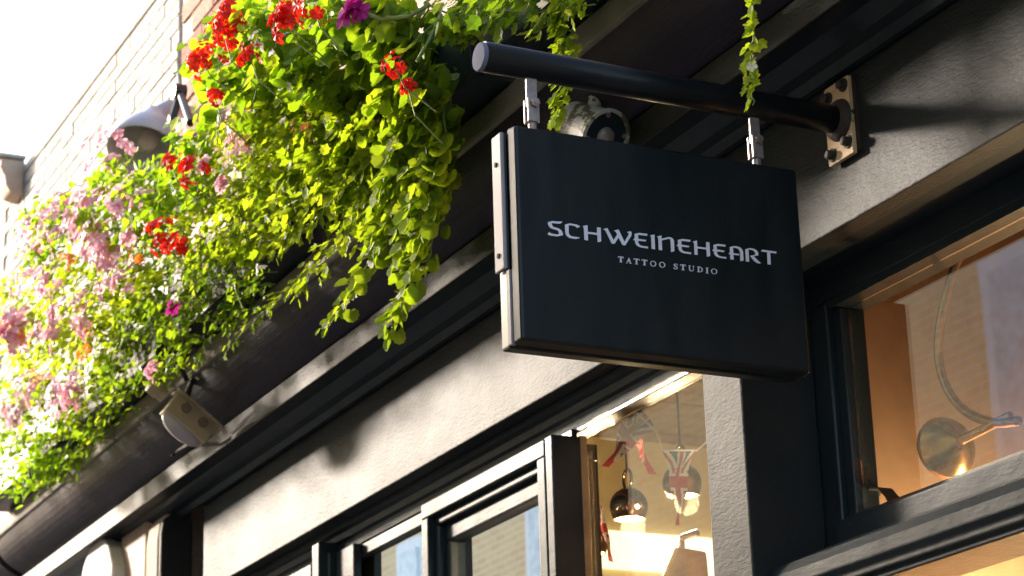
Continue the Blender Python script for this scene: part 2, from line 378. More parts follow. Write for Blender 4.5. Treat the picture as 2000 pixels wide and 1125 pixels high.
# carved scroll bracket: block, rolled head and raised arched field
sa, sb = xpx(166, -.13), xpx(234, -.13); st = atY(200, 1036, -.13).z
cyl = (sb - sa) / 2
YC = cyl - .17
al = [(sb, ZB), (sb, st - .34), (sb - cyl * .08, st - .30), (sb - cyl * .05, st - .22), (sb - cyl * .30, st - .12), (sb - cyl * .62, st - .06), (sb - cyl * .80, st), (sa + cyl * .80, st), (sa + cyl * .62, st - .06), (sa + cyl * .30, st - .12), (sa + cyl * .05, st - .22), (sa + cyl * .08, st - .30), (sa, st - .34), (sa, ZB)]
na = len(al)
MB().add([(x, -.16, z) for x, z in al] + [(x, .03, z) for x, z in al], [tuple(range(na)), tuple(range(2 * na - 1, na - 1, -1))] + [(k, (k + 1) % na, na + (k + 1) % na, na + k) for k in range(na)]).build('console_scroll', WHITEP, SH, bevel=.012)
MB().prof([(.03, ZB), (-.11, ZB), (-.11, q0 - .10), (-.10, q0 - .04), (-.06, q0 - .01), (.03, q0)], xb + .001, xb + .03).build('console_side', FAS, SH, bevel=.01)
xm = (sa + sb) / 2; hw = (sb - sa) * .30; zz = st - .36
for k, (r_, yy) in enumerate(((.95, YC - cyl * .93), (.66, YC - cyl * .98), (.36, YC - cyl * 1.0))):
    arch = [(xm + hw * r_ * math.cos(math.pi * i / 16), yy, zz + hw * r_ * .55 * math.sin(math.pi * i / 16)) for i in range(17)]
    MB().tube([(xm + hw * r_, yy, ZB)] + arch + [(xm - hw * r_, yy, ZB)], .022, 8).build('console_moulding', WHITEP, SH, smooth=True)
for k in range(5):
    MB().lathe((xm + hw * .2 * math.sin(k * 2.1), YC - cyl, zz - .08 - .06 * k), (0, -1, 0), [(.05, 0), (.045, .02), (.02, .035), (0, .036)], 9).build('console_leaf', WHITEP, SH, smooth=True)
MB().box(-9.2, -5.80, .02, .2, ZB, 3.90).build('end_fascia', FAS, SH)

# interior --------------------------------------------------------------
MB().box(-6, XR, 4.0, 4.2, .1, 4.3).build('interior_wall', CREAM, SH)
MB().box(-4.30, -4.15, .21, 4.0, .1, 4.3).build('interior_wall', CREAM, SH)
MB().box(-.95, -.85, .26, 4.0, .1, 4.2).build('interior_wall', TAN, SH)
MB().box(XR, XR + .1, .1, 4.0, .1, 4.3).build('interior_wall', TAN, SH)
CE = MB().box(-6, XR, .2, 4.2, 4.17, 4.25).build('ceiling', WOODC, SH)
pm = None
for i in range(30):
    x = -4.1 + i * .145
    if x > -1.1: break
    if pm is None:
        o = MB().box(0, .137, 0, 3.7, 0, .022).build('plank', WOODC, None); pm = o.data; bpy.data.objects.remove(o)
    o = bpy.data.objects.new('plank', pm); col.objects.link(o); o.parent = CE
    o.location = Vector((x, .26, 4.146 - random.uniform(0, .004))) - BASE[SH.name]
MB().box(-4.14, -.96, .9, 1.05, 3.93, 4.14).build('ceiling_beam', WOODC, SH)
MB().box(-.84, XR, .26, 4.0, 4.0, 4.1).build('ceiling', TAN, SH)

# ------------------------------------------------------------------ neighbours
WB = thing('white_building', (-7.5, .1, 0), 'white painted brick building with cracked sunlit wall against the sky', 'building')
MB().box(-22, -5.19, .02, 6, .1, 6.55).build('wall', WMORT, WB)
MB().box(-22, -5.19, .0, .35, 6.551, 6.60).build('coping', WBRICK, WB, bevel=.01)
bricks(-8.55, -5.195, 5.05, 6.53, .008, WB, (WBRICK, WBRICK2, WBRICK))
WBW = brickmat('white_brickwork', (.42, .405, .39), (.37, .35, .33), (.37, .35, .33), 1.0)
MB().box(-22, -8.46, .008, .03, .1, 6.55).build('brickwork', WBW, WB)
MB().box(-8.559, -5.19, .008, .03, .1, 5.045).build('brickwork', WBW, WB)
OP = thing('opposite_building', (-10, -7, 0), 'pale brick building across the street mirrored in the shop windows', 'building')
for xa, xb, hh in ((-45, -24.01, 7.6), (-24, -10.51, 7.25), (-10.5, 12, 9.6)):
    MB().box(xa, xb, -12, -6.8, .1, hh).build('wall', OPB, OP)
    MB().box(xa, xb, -12, -6.7, hh + .001, hh + .12).build('coping', ROOFM, OP)
for i, x in enumerate((-38, -34, -30, -26, -22.5, -19, -15.6, -12.2, -8.6, -4.9, -1.4, 2.2)):
    for z in (1.2, 5.2):
        f = MB().box(x, x + 1.3, -6.85, -6.74, z, z + 1.9).build('window', OPF, OP, bevel=.01)
        MB().box(x + .12, x + .60, -6.742, -6.72, z + .12, z + 1.78).build('pane', plain('far_pane', (.55, .65, .72), .3) if 'far_pane' not in MATS else MATS['far_pane'], f)
        MB().box(x + .70, x + 1.18, -6.742, -6.72, z + .12, z + 1.78).build('pane', MATS['far_pane'], f)

# ------------------------------------------------------------------ sign bracket
SB = thing('sign_bracket', (0, 0, 3.75), 'black round pole bracket bolted to the fascia that carries the sign', 'bracket')
PZ = 3.757
MB().tube([(0, -.955, PZ + .002), (0, -.012, PZ - .004)], .034, 32).build('pole', POLE, SB, smooth=False)
SB.children[0].data.polygons.foreach_set('use_smooth', [len(p.vertices) == 4 for p in SB.children[0].data.polygons])
MB().lathe((0, -.9555, PZ), (0, -1, 0), [(.033, 0), (.033, .006), (.031, .010), (0.0, .011)], 32).build('end_cap', plain('cap_lilac_grey', (.15, .16, .23), .75, spec=.1, var=.08), SB)
MB().box(-.058, .045, -.022, -.010, 3.655, 3.852).build('plate', RUST, SB, bevel=.002)
MB().box(-.045, .052, -.0095, -.001, 3.665, 3.842).build('packing', RUSTD, SB)
MB().lathe((0, -.023, PZ - .004), (0, -1, 0), [(.052, 0), (.049, .008), (.04, .016), (.0341, .02)], 24).build('weld_collar', RUSTD, SB, smooth=True)
for bx_, bz in ((-.038, 3.678), (.028, 3.688), (-.038, 3.822), (.028, 3.832)):
    MB().lathe((bx_, -.022, bz), (0, -1, 0), [(.017, 0), (.017, .004), (.012, .005), (.0115, .016), (.007, .019), (0, .02)], 10).build('bolt', RUSTD, SB)
for yy in (-.838, -.262):
    h = MB().box(-.004, .004, yy - .013, yy + .013, 3.655, 3.735).build('hanger', STEEL, SB, bevel=.0015)
    MB().box(-.013, -.005, yy - .015, yy + .013, 3.618, 3.675).box(.005, .013, yy - .015, yy + .013, 3.618, 3.675).build('shackle', STEEL, h, bevel=.002)
    MB().tube([(-.022, yy, 3.662), (.024, yy, 3.662)], .006, 10).lathe((.014, yy, 3.662), (1, 0, 0), [(.011, 0), (.011, .007), (0, .008)], 6).build('bolt', STEEL, h)
    MB().tube([(0, yy, 3.600), (0, yy, 3.64)], .010, 12).build('spigot', STEEL, h)

# ------------------------------------------------------------------ hanging sign
XF = .040
HS = thing('hanging_sign', (0, -.54, 3.1), 'black rectangular light box sign lettered SCHWEINEHEART TATTOO STUDIO', 'sign')
y0, y1, z0, z1 = -.905, -.178, 3.100, 3.594
# lightly tapered front shell and back shell with a groove between
def shell(xa, xb, ins, nm, m=SIGNM, bev=.006):
    vs = [(xa, y0, z0), (xa, y1, z0), (xa, y1, z1), (xa, y0, z1), (xb, y0 + ins, z0 + ins), (xb, y1 - ins, z0 + ins), (xb, y1 - ins, z1 - ins), (xb, y0 + ins, z1 - ins)]
    return MB().add(vs, [(0, 3, 2, 1), (4, 5, 6, 7), (0, 1, 5, 4), (1, 2, 6, 5), (2, 3, 7, 6), (3, 0, 4, 7)]).build(nm, m, HS, bevel=bev)
shell(.004, XF, .004, 'front_shell')
shell(-.012, -.060, .004, 'back_shell')
MB().box(-.0115, .0035, y0 + .012, y1 - .012, z0 + .006, z1 - .01).build('core', BLK, HS)
SEDGE = paint('sign_edge_steel', (.28, .25, .26), (.34, .30, .31), .55, bump=.12, big=.06)
MB().box(-.052, -.006, y0 - .010, y0 - .0005, 3.275, z1 - .004).build('side_strap', SEDGE, HS, bevel=.003)
for z in (3.52, 3.31):
    MB().lathe((-.030, y0 - .010, z), (0, -1, 0), [(.006, 0), (.006, .003), (0, .004)], 8).build('screw', RUSTD, HS)
MB().box(-.010, .003, y0 - .003, y0 + .010, z0 + .004, 3.27).build('side_infill', SEDGE, HS)

def zoomed(ox, oy, s, pts, dx=0, dy=0, k=1):
    return [(ox + s * (k * x + dx), oy + s * (k * y + dy)) for x, y in pts]
E1 = [(490,212),(600,188),(800,212),(795,260),(575,235),(578,330),(778,362),(755,398),(580,378),(585,430),(605,470),(650,500),(700,508),(820,525),(815,568),(640,542),(580,520),(530,480),(505,430),(498,368),(455,360),(475,330),(495,318)]
Z1 = (1060, 420, .08); Z2 = (1200, 440, .08); Z3 = (1370, 455, .08)
GL = [
 zoomed(*Z1, [(122,180),(180,160),(240,148),(330,158),(430,162),(470,155),(468,180),(430,208),(370,212),(215,195),(222,245),(250,285),(290,302),(380,325),(440,365),(475,410),(488,450),(488,495),(400,512),(355,525),(150,492),(118,472),(155,412),(190,448),(250,465),(390,480),(392,430),(375,390),(350,372),(270,350),(200,325),(155,285),(130,235)]),
 zoomed(*Z1, [(538,238),(610,215),(665,205),(830,235),(880,262),(912,285),(828,318),(800,280),(760,265),(630,245),(632,440),(645,475),(690,515),(750,528),(870,545),(912,556),(870,572),(810,588),(690,572),(640,555),(590,520),(560,480),(548,430)]),
 zoomed(*Z1, [(972,272),(1088,250),(1098,410),(1325,440),(1322,300),(1412,312),(1425,645),(1385,660),(1338,660),(1332,488),(1100,458),(1103,622),(1015,608),(1002,320),(985,290)]),
 zoomed(*Z1, [(1470,345),(1575,318),(1728,615),(1815,480),(1790,420),(1735,380),(1848,355),(1993,655),(2090,490),(2095,450),(2055,415),(2145,395),(2170,440),(2160,510),(2012,742),(1945,732),(1848,550),(1750,705),(1680,695),(1525,375)]),
 zoomed(*Z2, E1),
 zoomed(*Z2, [(862,250),(975,228),(990,588),(905,575),(895,290),(880,265)]),
 zoomed(*Z2, [(1035,275),(1145,250),(1148,330),(1320,288),(1380,300),(1425,330),(1450,375),(1462,635),(1380,655),(1368,380),(1360,345),(1330,330),(1152,372),(1162,612),(1080,600),(1068,320),(1055,290)]),
 zoomed(*Z2, E1, 1058 + 6, 146 + 4, .985),
 zoomed(*Z2, [(1910,398),(2012,374),(2020,522),(2240,550),(2235,410),(2315,418),(2335,752),(2255,768),(2243,596),(2022,565),(2030,728),(1952,715),(1942,440),(1925,412)]),
 zoomed(*Z3, E1, 290 - 490 * .955, 292 - 212 * .955, .955),
 zoomed(*Z3, [(690,345),(800,320),(880,330),(950,360),(995,410),(1012,460),(1025,675),(960,690),(948,688),(938,470),(925,425),(895,390),(850,372),(765,355),(775,495),(925,515),(905,550),(778,532),(785,652),(703,645),(697,520),(655,512),(675,485),(692,478)]),
 zoomed(*Z3, [(1068,398),(1180,372),(1280,390),(1345,425),(1380,475),(1388,545),(1275,570),(1330,630),(1400,700),(1448,735),(1425,745),(1360,738),(1290,690),(1180,560),(1310,535),(1305,480),(1270,435),(1225,415),(1145,405),(1162,703),(1083,697)]),
 zoomed(*Z3, [(1478,410),(1828,458),(1822,505),(1675,485),(1690,775),(1612,765),(1600,490),(1620,478),(1448,450)]),
]
def letter(polys):
    """flat letter on the sign face; polys are (outline) lists in face coordinates"""
    bm = bmesh.new(); b = BASE[HS.name]
    for P in polys:
        vs = [bm.verts.new(atX(px, py, XF + .0012) - b) for px, py in P]; bm.faces.new(vs).normal_update()
    bmesh.ops.triangulate(bm, faces=bm.faces[:])
    bmesh.ops.recalc_face_normals(bm, faces=bm.faces)
    for f in bm.faces:
        if f.normal.x < 0: f.normal_flip()
    r = bmesh.ops.extrude_face_region(bm, geom=bm.faces[:])
    bmesh.ops.translate(bm, verts=[v for v in r['geom'] if isinstance(v, bmesh.types.BMVert)], vec=(.0008, 0, 0))
    me = bpy.data.meshes.new('letter'); bm.to_mesh(me); bm.free(); me.materials.append(LETTER)
    o = bpy.data.objects.new('letter', me); col.objects.link(o); o.parent = HS
for g in GL: letter([g])
def small(cx, cy, shapes, k=1):
    out = []
    for P in shapes:
        out.append([(1195 + .11 * (cx + x), 490 + .11 * (cy + y + .125 * x)) for x, y in P])
    letter(out)
Tg = [[(-50,-46),(-44,-50),(44,-50),(50,-46),(52,-22),(46,-22),(38,-38),(14,-40),(13,38),(26,44),(26,50),(-26,50),(-26,44),(-13,38),(-14,-40),(-38,-38),(-46,-22),(-52,-22)]]
Ag = [[(-2,-50),(6,-50),(40,42),(52,46),(52,50),(8,50),(8,45),(18,42),(11,18),(-20,18),(-29,42),(-16,46),(-16,50),(-52,50),(-52,46),(-40,42)], ]
def ring(rx, ry, tx, ty, a0=0, a1=2 * math.pi, n=20):
    q = []
    for i in range(n):
        a, b = a0 + (a1 - a0) * i / n, a0 + (a1 - a0) * (i + 1) / n
        q.append([(rx * math.cos(a), ry * math.sin(a)), (rx * math.cos(b), ry * math.sin(b)), ((rx - tx) * math.cos(b), (ry - ty) * math.sin(b)), ((rx - tx) * math.cos(a), (ry - ty) * math.sin(a))])
    return q
Og = ring(54, 50, 17, 9)
Sg = [[(30,-46),(32,-20),(26,-20),(16,-38),(0,-43),(-14,-36),(-14,-24),(-4,-14),(18,-4),(34,12),(36,30),(24,46),(2,51),(-20,48),(-34,44),(-36,18),(-30,18),(-20,36),(2,43),(14,36),(14,24),(2,12),(-20,0),(-34,-14),(-34,-32),(-22,-46),(0,-51),(16,-48)]]
Ug = [[(-52,-50),(-14,-50),(-14,-45),(-24,-42),(-24,18),(-14,36),(4,41),(22,34),(30,18),(30,-42),(20,-45),(20,-50),(52,-50),(52,-45),(40,-42),(40,20),(28,42),(2,51),(-28,44),(-44,22),(-44,-42),(-52,-45)]]
Dg = [[(-50,-50),(6,-50),(34,-38),(50,-14),(50,14),(36,38),(8,50),(-50,50),(-50,45),(-38,42),(-38,-42),(-50,-45)]]
Dg = [[(-50,-50),(-17,-50),(-17,50),(-50,50),(-50,45),(-38,42),(-38,-42),(-50,-45)]] + [[(x - 16 + 0, y) for x, y in P] for P in ring(64, 50, 18, 9, -math.pi / 2, math.pi / 2, 12)]
Ig = [[(-26,-50),(26,-50),(26,-45),(12,-40),(12,40),(26,45),(26,50),(-26,50),(-26,45),(-12,40),(-12,-40),(-26,-45)]]
for (cx, cy), g in zip(((158,152),(300,174),(437,190),(578,207),(732,228),(893,248),(1133,278),(1262,294),(1412,314),(1565,332),(1690,350),(1815,365)), (Tg,Ag,Tg,Tg,Og,Og,Sg,Tg,Ug,Dg,Ig,Og)):
    small(cx, cy, g)

# ------------------------------------------------------------------ flood light on the cove board
c = atY(368, 822, -.36)
FL = thing('floodlight', c, 'beige plastic security floodlight with two round knobs on the dark cove board', 'light')
ax = Vector((0, .80, -.60)); az = Vector((0, -.60, -.80)); ay = Vector((1, 0, 0))
MB().obox(c, ay, ax, az, .040, .098, .042).build('body', BEIGE, FL, bevel=.005)
ln = MB(); N = 18
for i in range(N // 2 + 1):
    th = math.pi * i / (N // 2)
    for j in range(N):
        ph = 2 * math.pi * j / N
        ln.v.append(tuple(c + az * (.046) + ax * (.090 * math.cos(th)) + (az * math.cos(ph) * .038 + ay * math.sin(ph) * .036) * math.sin(th)))
for i in range(N // 2):
    for j in range(N): ln.f.append((i * N + j, i * N + (j + 1) % N, (i + 1) * N + (j + 1) % N, (i + 1) * N + j)); ln.mi.append(0)
ln.build('lens', LENS, FL, smooth=True)
for s in (-.040, .042):
    p = c + ay * .040 + ax * s - az * .016
    k = MB().lathe(p, ay, [(.027, 0), (.027, .006), (.022, .0065), (.021, .001), (0, .001)], 20).build('knob', BEIGE, FL)
    MB().lathe(p + ay * .0015, ay, [(.020, 0), (.018, .006), (0, .007)], 16).build('knob_cap', plain('knob_brown', (.22, .16, .12), .5) if 'knob_brown' not in MATS else MATS['knob_brown'], k)
for i in range(3):
    MB().obox(c - az * .0 + ax * (.085 + .012 * i) - az * .02 + ay * .0455, ay, ax, az, .002, .003, .026).build('rib', BEIGE, FL)
MB().lathe(c - ax * .125 - az * .012, -ax, [(.026, 0), (.026, .03), (.032, .03), (.032, .07), (.02, .078), (0, .078)], 14).build('cable_gland', BEIGE, FL)
MB().obox(c - az * .056, ay, ax, az, .045, .11, .004).build('back_cover', BEIGE, FL, bevel=.003)
MB().tube([c - az * .06 - ax * .06, c - az * .12 - ax * .10 + Vector((0, .02, 0)), c - az * .16 - ax * .02 + Vector((0, .05, .0)), atY(395, 770, -.27)], .014, 10).build('bracket_arm', BARS, FL)
MB().tube([c - ax * .20 - az * .012, c - ax * .26 - az * .04, c - ax * .24 - az * .10, c - ax * .16 - az * .15, c - ax * .10 - az * .12], .011, 8).build('supply_cable', BARS, FL, smooth=True)
CB = thing('cable', atY(300, 930, -.23), 'thin black cable clipped along the bottom edge of the cove board', 'cable')
pth = [atY(412, 850, -.25), atY(395, 862, -.25), atY(372, 866, -.225), atY(340, 885, -.212), atY(310, 908, -.212), atY(280, 930, -.210), atY(240, 958, -.21), atY(200, 985, -.211), atY(120, 1040, -.213), atY(60, 1085, -.213)]
MB().tube(pth, .008, 8).build('cord', BARS, CB, smooth=True)
for p in (pth[3], pth[6], pth[8]): MB().box(p.x - .01, p.x + .01, p.y - .010, p.y + .012, p.z - .013, p.z + .013).build('clip', RUSTD, CB)

# ------------------------------------------------------------------ round lamp behind the sign
c = atY(1184, 268, -.30)
DL = thing('bulkhead_lamp', c, 'round black faced lamp in a peeling white casing behind the sign top', 'lamp')
ax = Vector((.80, .18, -.55)).normalized()
MB().lathe(c, ax, [(.0, -.16), (.05, -.16), (.058, -.15), (.060, -.085), (.066, -.08), (.068, -.012), (.075, -.008), (.075, 0), (.066, .002), (.065, -.006)], 36).build('casing', MOTTLE, DL)
MB().lathe(c, ax, [(.0655, -.006), (.05, -.004), (.0, -.004)], 36).build('face', BLK, DL)
u = ax.orthogonal().normalized(); v = ax.cross(u)
for k in range(4):
    a = k * math.pi / 2 + .9
    MB().lathe(c + (u * math.cos(a) + v * math.sin(a)) * .058, ax, [(.0065, -.004), (.0065, 0), (.003, .0005), (.003, -.002), (0, -.002)], 10).build('screw', STEEL, DL)
MB().lathe(c - ax * .004, ax, [(.026, 0), (.024, .008), (.014, .014), (0, .016)], 20).build('lens', plain('grey_lens', (.22, .2, .2), .3), DL, smooth=True)
MB().tube([c - ax * .10 + Vector((0, .03, .05)), c - ax * .11 + Vector((-.02, .06, .16)), c + Vector((-.08, .1, .30))], .018, 10).build('bracket_arm', MOTTLE, DL)

# ------------------------------------------------------------------ wall lamp over the flowers
c = atY(285, 285, -.40)
WL = thing('wall_lamp', c, 'white enamel wall lamp on a black bracket above the pink flowers', 'lamp')
ax = Vector((.30, -.30, -.90)).normalized()
MB().lathe(c, ax, [(.03, -.20), (.05, -.19), (.07, -.14), (.11, -.09), (.145, -.02), (.155, .04), (.150, .04), (.138, -.02), (.10, -.085), (.03, -.12)], 32).build('shade', LAMPW, WL, smooth=True)
MB().lathe(c + ax * -.06, ax, [(.0, -.03), (.04, -.02), (.05, .02), (.035, .06), (0, .075)], 18).build('bulb', LENS, WL, smooth=True)
MB().tube([c - ax * .19, c - ax * .22 + Vector((0, .05, .02)), atY(385, 225, -.10), atY(385, 225, .02)], .032, 12).build('neck', LAMPW, WL, smooth=True)
p0 = atY(352, 180, -.30)
MB().tube([p0, atY(372, 240, -.34)], .017, 8).tube([p0, atY(335, 238, -.34)], .017, 8).tube([atY(347, 120, -.02), p0], .010, 8).build('bracket', BARS, WL)
MB().lathe(p0 - Vector((0, .03, 0)), (0, 1, 0), [(0, 0), (.035, 0), (.035, .05), (0, .05)], 12).build('boss', BARS, WL)
c = atY(18, 352, -.06)
CT = thing('wall_corbel', c, 'brown stone corbel on the white wall at the left edge', 'corbel')
MB().prof([(c.y, c.z + .10), (c.y - .07, c.z + .10), (c.y - .075, c.z + .05), (c.y - .05, c.z), (c.y - .04, c.z - .05), (c.y - .01, c.z - .1), (c.y + .07, c.z - .12), (c.y + .07, c.z + .10)], c.x - .09, c.x + .09).build('block', WARMST, CT, bevel=.015)
MB().box(c.x - .11, c.x + .11, c.y - .09, c.y + .07, c.z + .102, c.z + .125).build('cap', WBRICK2, CT, bevel=.01)

# ------------------------------------------------------------------ planters
pos_names = ['nearest dark timber flower trough above the sign, seen from below', 'dark flower trough under the trailing round leaved vines', 'dark flower trough behind the red geraniums', 'dark flower trough above the beige floodlight', 'dark flower trough at the far left end of the ledge']
for (a, b), lb in zip(((-.98, .75), (-2.35, -1.06), (-3.75, -2.48), (-5.15, -3.88), (-6.6, -5.28)), pos_names):
    zt, zb = 4.48, 4.23
    T = thing('flower_trough', ((a + b) / 2, -.43, zb), lb, 'planter', 'flower troughs along the ledge')
    MB().box(a, b, -.48, -.46, zb, zt).build('front_board', BLK, T, bevel=.004)
    MB().box(a, b, -.32, -.30, zb, zt).build('back_board', BLK, T)
    for xx in (a, b - .02): MB().box(xx, xx + .02, -.459, -.321, zb, zt - .002).build('end_board', BLK, T)
    MB().box(a + .021, b - .021, -.459, -.321, zb + .001, zb + .02).build('base_board', BLK, T)
    MB().box(a + .021, b - .021, -.459, -.321, zb + .021, zt - .03).build('soil', SOIL, T)

# ------------------------------------------------------------------ leaves and flowers
def leaf_scallop():
    v = [(0, .42, -.10)]; n = 18
    for i in range(n):
        a = -math.pi / 2 + .32 + (2 * math.pi - .64) * i / (n - 1)
        r = .5 * (1.0 if i % 2 else .90)
        x, y = r * math.cos(a) * 1.08, .45 + r * math.sin(a)
        v.append((x, y, .05 * math.cos(2 * a) + .05 * (abs(x) * 2) ** 2))
    v.append((0, .10, 0))
    f = [(0, i, i + 1) for i in range(1, n)] + [(0, n, n + 1), (0, n + 1, 1)]
    return np.array(v), f
def leaf_ovate():
    h = [(.0, 0), (.22, .18), (.36, .45), (.27, .75), (0, 1.0)]
    v = [(0, 0, 0), (0, .35, -.05), (0, .68, -.04), (0, 1, .02)]
    r = [(.22, .15, .06), (.36, .42, .10), (.27, .74, .07)]
    v += r + [(-x, y, z) for x, y, z in r]
    f = [(0, 4, 1), (4, 5, 1), (1, 5, 2), (5, 6, 2), (2, 6, 3), (0, 1, 7), (7, 1, 8), (1, 2, 8), (8, 2, 9), (2, 3, 9)]
    return np.array(v), f
def leaf_lobed():
    pts = [(0, .0), (.20, .08), (.38, .30), (.30, .46), (.42, .66), (.20, .74), (.0, 1.0), (-.20, .74), (-.42, .66), (-.30, .46), (-.38, .30), (-.20, .08)]
    v = [(0, .45, -.07)] + [(x, y, .09 * abs(x) * 2 + .03 * math.sin(9 * y)) for x, y in pts]
    f = [(0, i, i + 1) for i in range(1, len(pts))] + [(0, len(pts), 1)]
    return np.array(v), f
def floret():
    v = []; f = []
    for k in range(5):
        a = 2 * math.pi * k / 5; ca, sa = math.cos(a), math.sin(a); b = len(v)
        for x, y, z in ((0, .02, 0), (.17, .24, .06), (.23, .44, .02), (0, .60, -.06), (-.23, .44, .02), (-.17, .24, .06)):
            v.append((x * ca - y * sa, x * sa + y * ca, z))
        f += [(b, b + 1, b + 2), (b, b + 2, b + 3), (b, b + 3, b + 4), (b, b + 4, b + 5)]
    return np.array(v), f
SHAPES = dict(scallop=leaf_scallop(), ovate=leaf_ovate(), lobed=leaf_lobed(), floret=floret())
_proto = {}
def proto(shape, m, nm):
    k = (shape, m.name)
    if k not in _proto:
        v, f = SHAPES[shape]; me = bpy.data.meshes.new(nm); me.from_pydata([tuple(x) for x in v], [], f); me.materials.append(m); _proto[k] = me
    return _proto[k]
def basis(n, tip):
    n = n.normalized(); t = tip - n * tip.dot(n)
    if t.length < 1e-4: t = n.orthogonal()
    t.normalize(); return Matrix((t.cross(n), t, n)).transposed()
def rv(s=1): return Vector((random.gauss(0, s), random.gauss(0, s), random.gauss(0, s)))
def put(nm, shape, m, p, n, tip, size, parent, base):
    o = bpy.data.objects.new(nm, proto(shape, m, nm)); col.objects.link(o); o.parent = parent
    M = basis(n, tip).to_4x4(); M.translation = p - base
    o.matrix_basis = M @ Matrix.Diagonal((size * random.uniform(.85, 1.15), size, size * random.uniform(.6, 1.6), 1))
    return o
def stuff(nm, shape, m, items, parent, base):
    if not items: return
    v, f = SHAPES[shape]; nv = len(v); V = np.empty((len(items) * nv, 3)); F = []
    for i, (p, n, tip, s) in enumerate(items):
        B = np.array(basis(n, tip)) * s; V[i * nv:(i + 1) * nv] = v @ B.T + np.array(p - base)
        F += [tuple(q + i * nv for q in t) for t in f]
    me = bpy.data.meshes.new(nm); me.from_pydata(V.tolist(), [], F); me.materials.append(m)
    o = bpy.data.objects.new(nm, me); col.objects.link(o); o.parent = parent; o['kind'] = 'stuff'
    return o
OUT = Vector((-.12, -.80, .38)).normalized()
BARL = [(-100, 1110), (0, 1010), (200, 860), (700, 440), (917, 282), (1205, 50), (1500, -190)]
def ybar(px):
    for (a, b), (c_, d) in zip(BARL, BARL[1:]):
        if px <= c_: return b + (d - b) * (px - a) / (c_ - a)
    return -190
def depth(px, py):
    d = (ybar(px) - py) / 520.0
    return -.51 - .33 * min(1.05, d) if d > 0 else -.51
def plant_point(px, py, back=.0): return atY(px, py, depth(px, py) + back)

def bush(nm, label, cx, cy, rx, ry, shape, m, size, n_stuff, n_ind, group, ang=-40):
    base = atY(cx, cy + ry * .6, -.43); base.z = min(base.z, 4.45) if base.z > 4.45 else base.z
    P = thing(nm, base, label, 'plant', group)
    ca, sa = math.cos(R(ang)), math.sin(R(ang)); items = []
    tot = n_stuff + n_ind; sprigs = []
    for _ in range(max(8, tot // 9)):
        r = math.sqrt(random.random()); a = random.uniform(0, 2 * math.pi)
        x, y = rx * r * math.cos(a), ry * r * math.sin(a)
        px, py = cx + x * ca - y * sa, cy + x * sa + y * ca
        bk = random.uniform(0, 1) ** 1.3 * .26 - .03
        sprigs.append((px, py, bk))
    sprigs.sort(key=lambda q: q[2])
    k = 0; stems = MB()
    for px, py, bk in sprigs:
        p0 = plant_point(px, py, bk); d = (OUT * .4 + Vector((0, -.2, -.45)) + rv(.5)).normalized()
        L = size * random.uniform(2.0, 3.6)
        if bk < .10 and k < n_ind: stems.tube([p0 - d * L * .7 + Vector((0, .02, 0)), p0, p0 + d * L * .6], [.0022, .0018, .0012], 4, False)
        for j in range(9):
            t = j / 8 - .5; p = p0 + d * (L * t) + rv(size * .30)
            n = (OUT * 1.0 + rv(.55) + Vector((0, 0, .25))).normalized(); tip = d * .6 + rv(.6) + Vector((0, 0, -.3))
            s = size * random.uniform(.6, 1.2)
            if k < n_ind: put('leaf', shape, m, p, n, tip, s, P, base)
            else: items.append((p, n, tip, s))
            k += 1
    if stems.v: stems.build('stem', STEMG, P)['kind'] = 'stuff'
    stuff('foliage', shape, m, items, P, base)
    return P, base
def florets(P, base, m, px, py, n, spread, size, nm='flower', back=-.05):
    c_ = plant_point(px, py, back)
    for _ in range(n):
        d = rv(1).normalized(); p = c_ + d * spread * random.random() ** .4
        put(nm, 'floret', m, p, (d * .7 + OUT + rv(.2)).normalized(), rv(1), size * random.uniform(.75, 1.2), P, base)
def flower_head(P, base, m, px, py, rad, n=15, back=-.10, size=.036):
    """a ball of florets on a stalk"""
    c_ = plant_point(px, py, back); root = c_ + Vector((random.uniform(-.02, .06), .10, -.13))
    H = MB().tube([root, (root + c_) / 2 + Vector((0, -.03, .0)), c_], [.0022, .002, .0018], 6).build('flower_stalk', STEMG, P)
    for i in range(n):
        d = (rv(1) + OUT * .5).normalized(); q_ = random.uniform(.55, 1.3); p = c_ + Vector((d.x * rad * q_, d.y * rad * .9 * q_, d.z * rad * 1.05 * q_))
        o = put('floret', 'floret', m, p, (d + OUT * .3 + rv(.15)), rv(1), size * random.uniform(.8, 1.25), H, base)

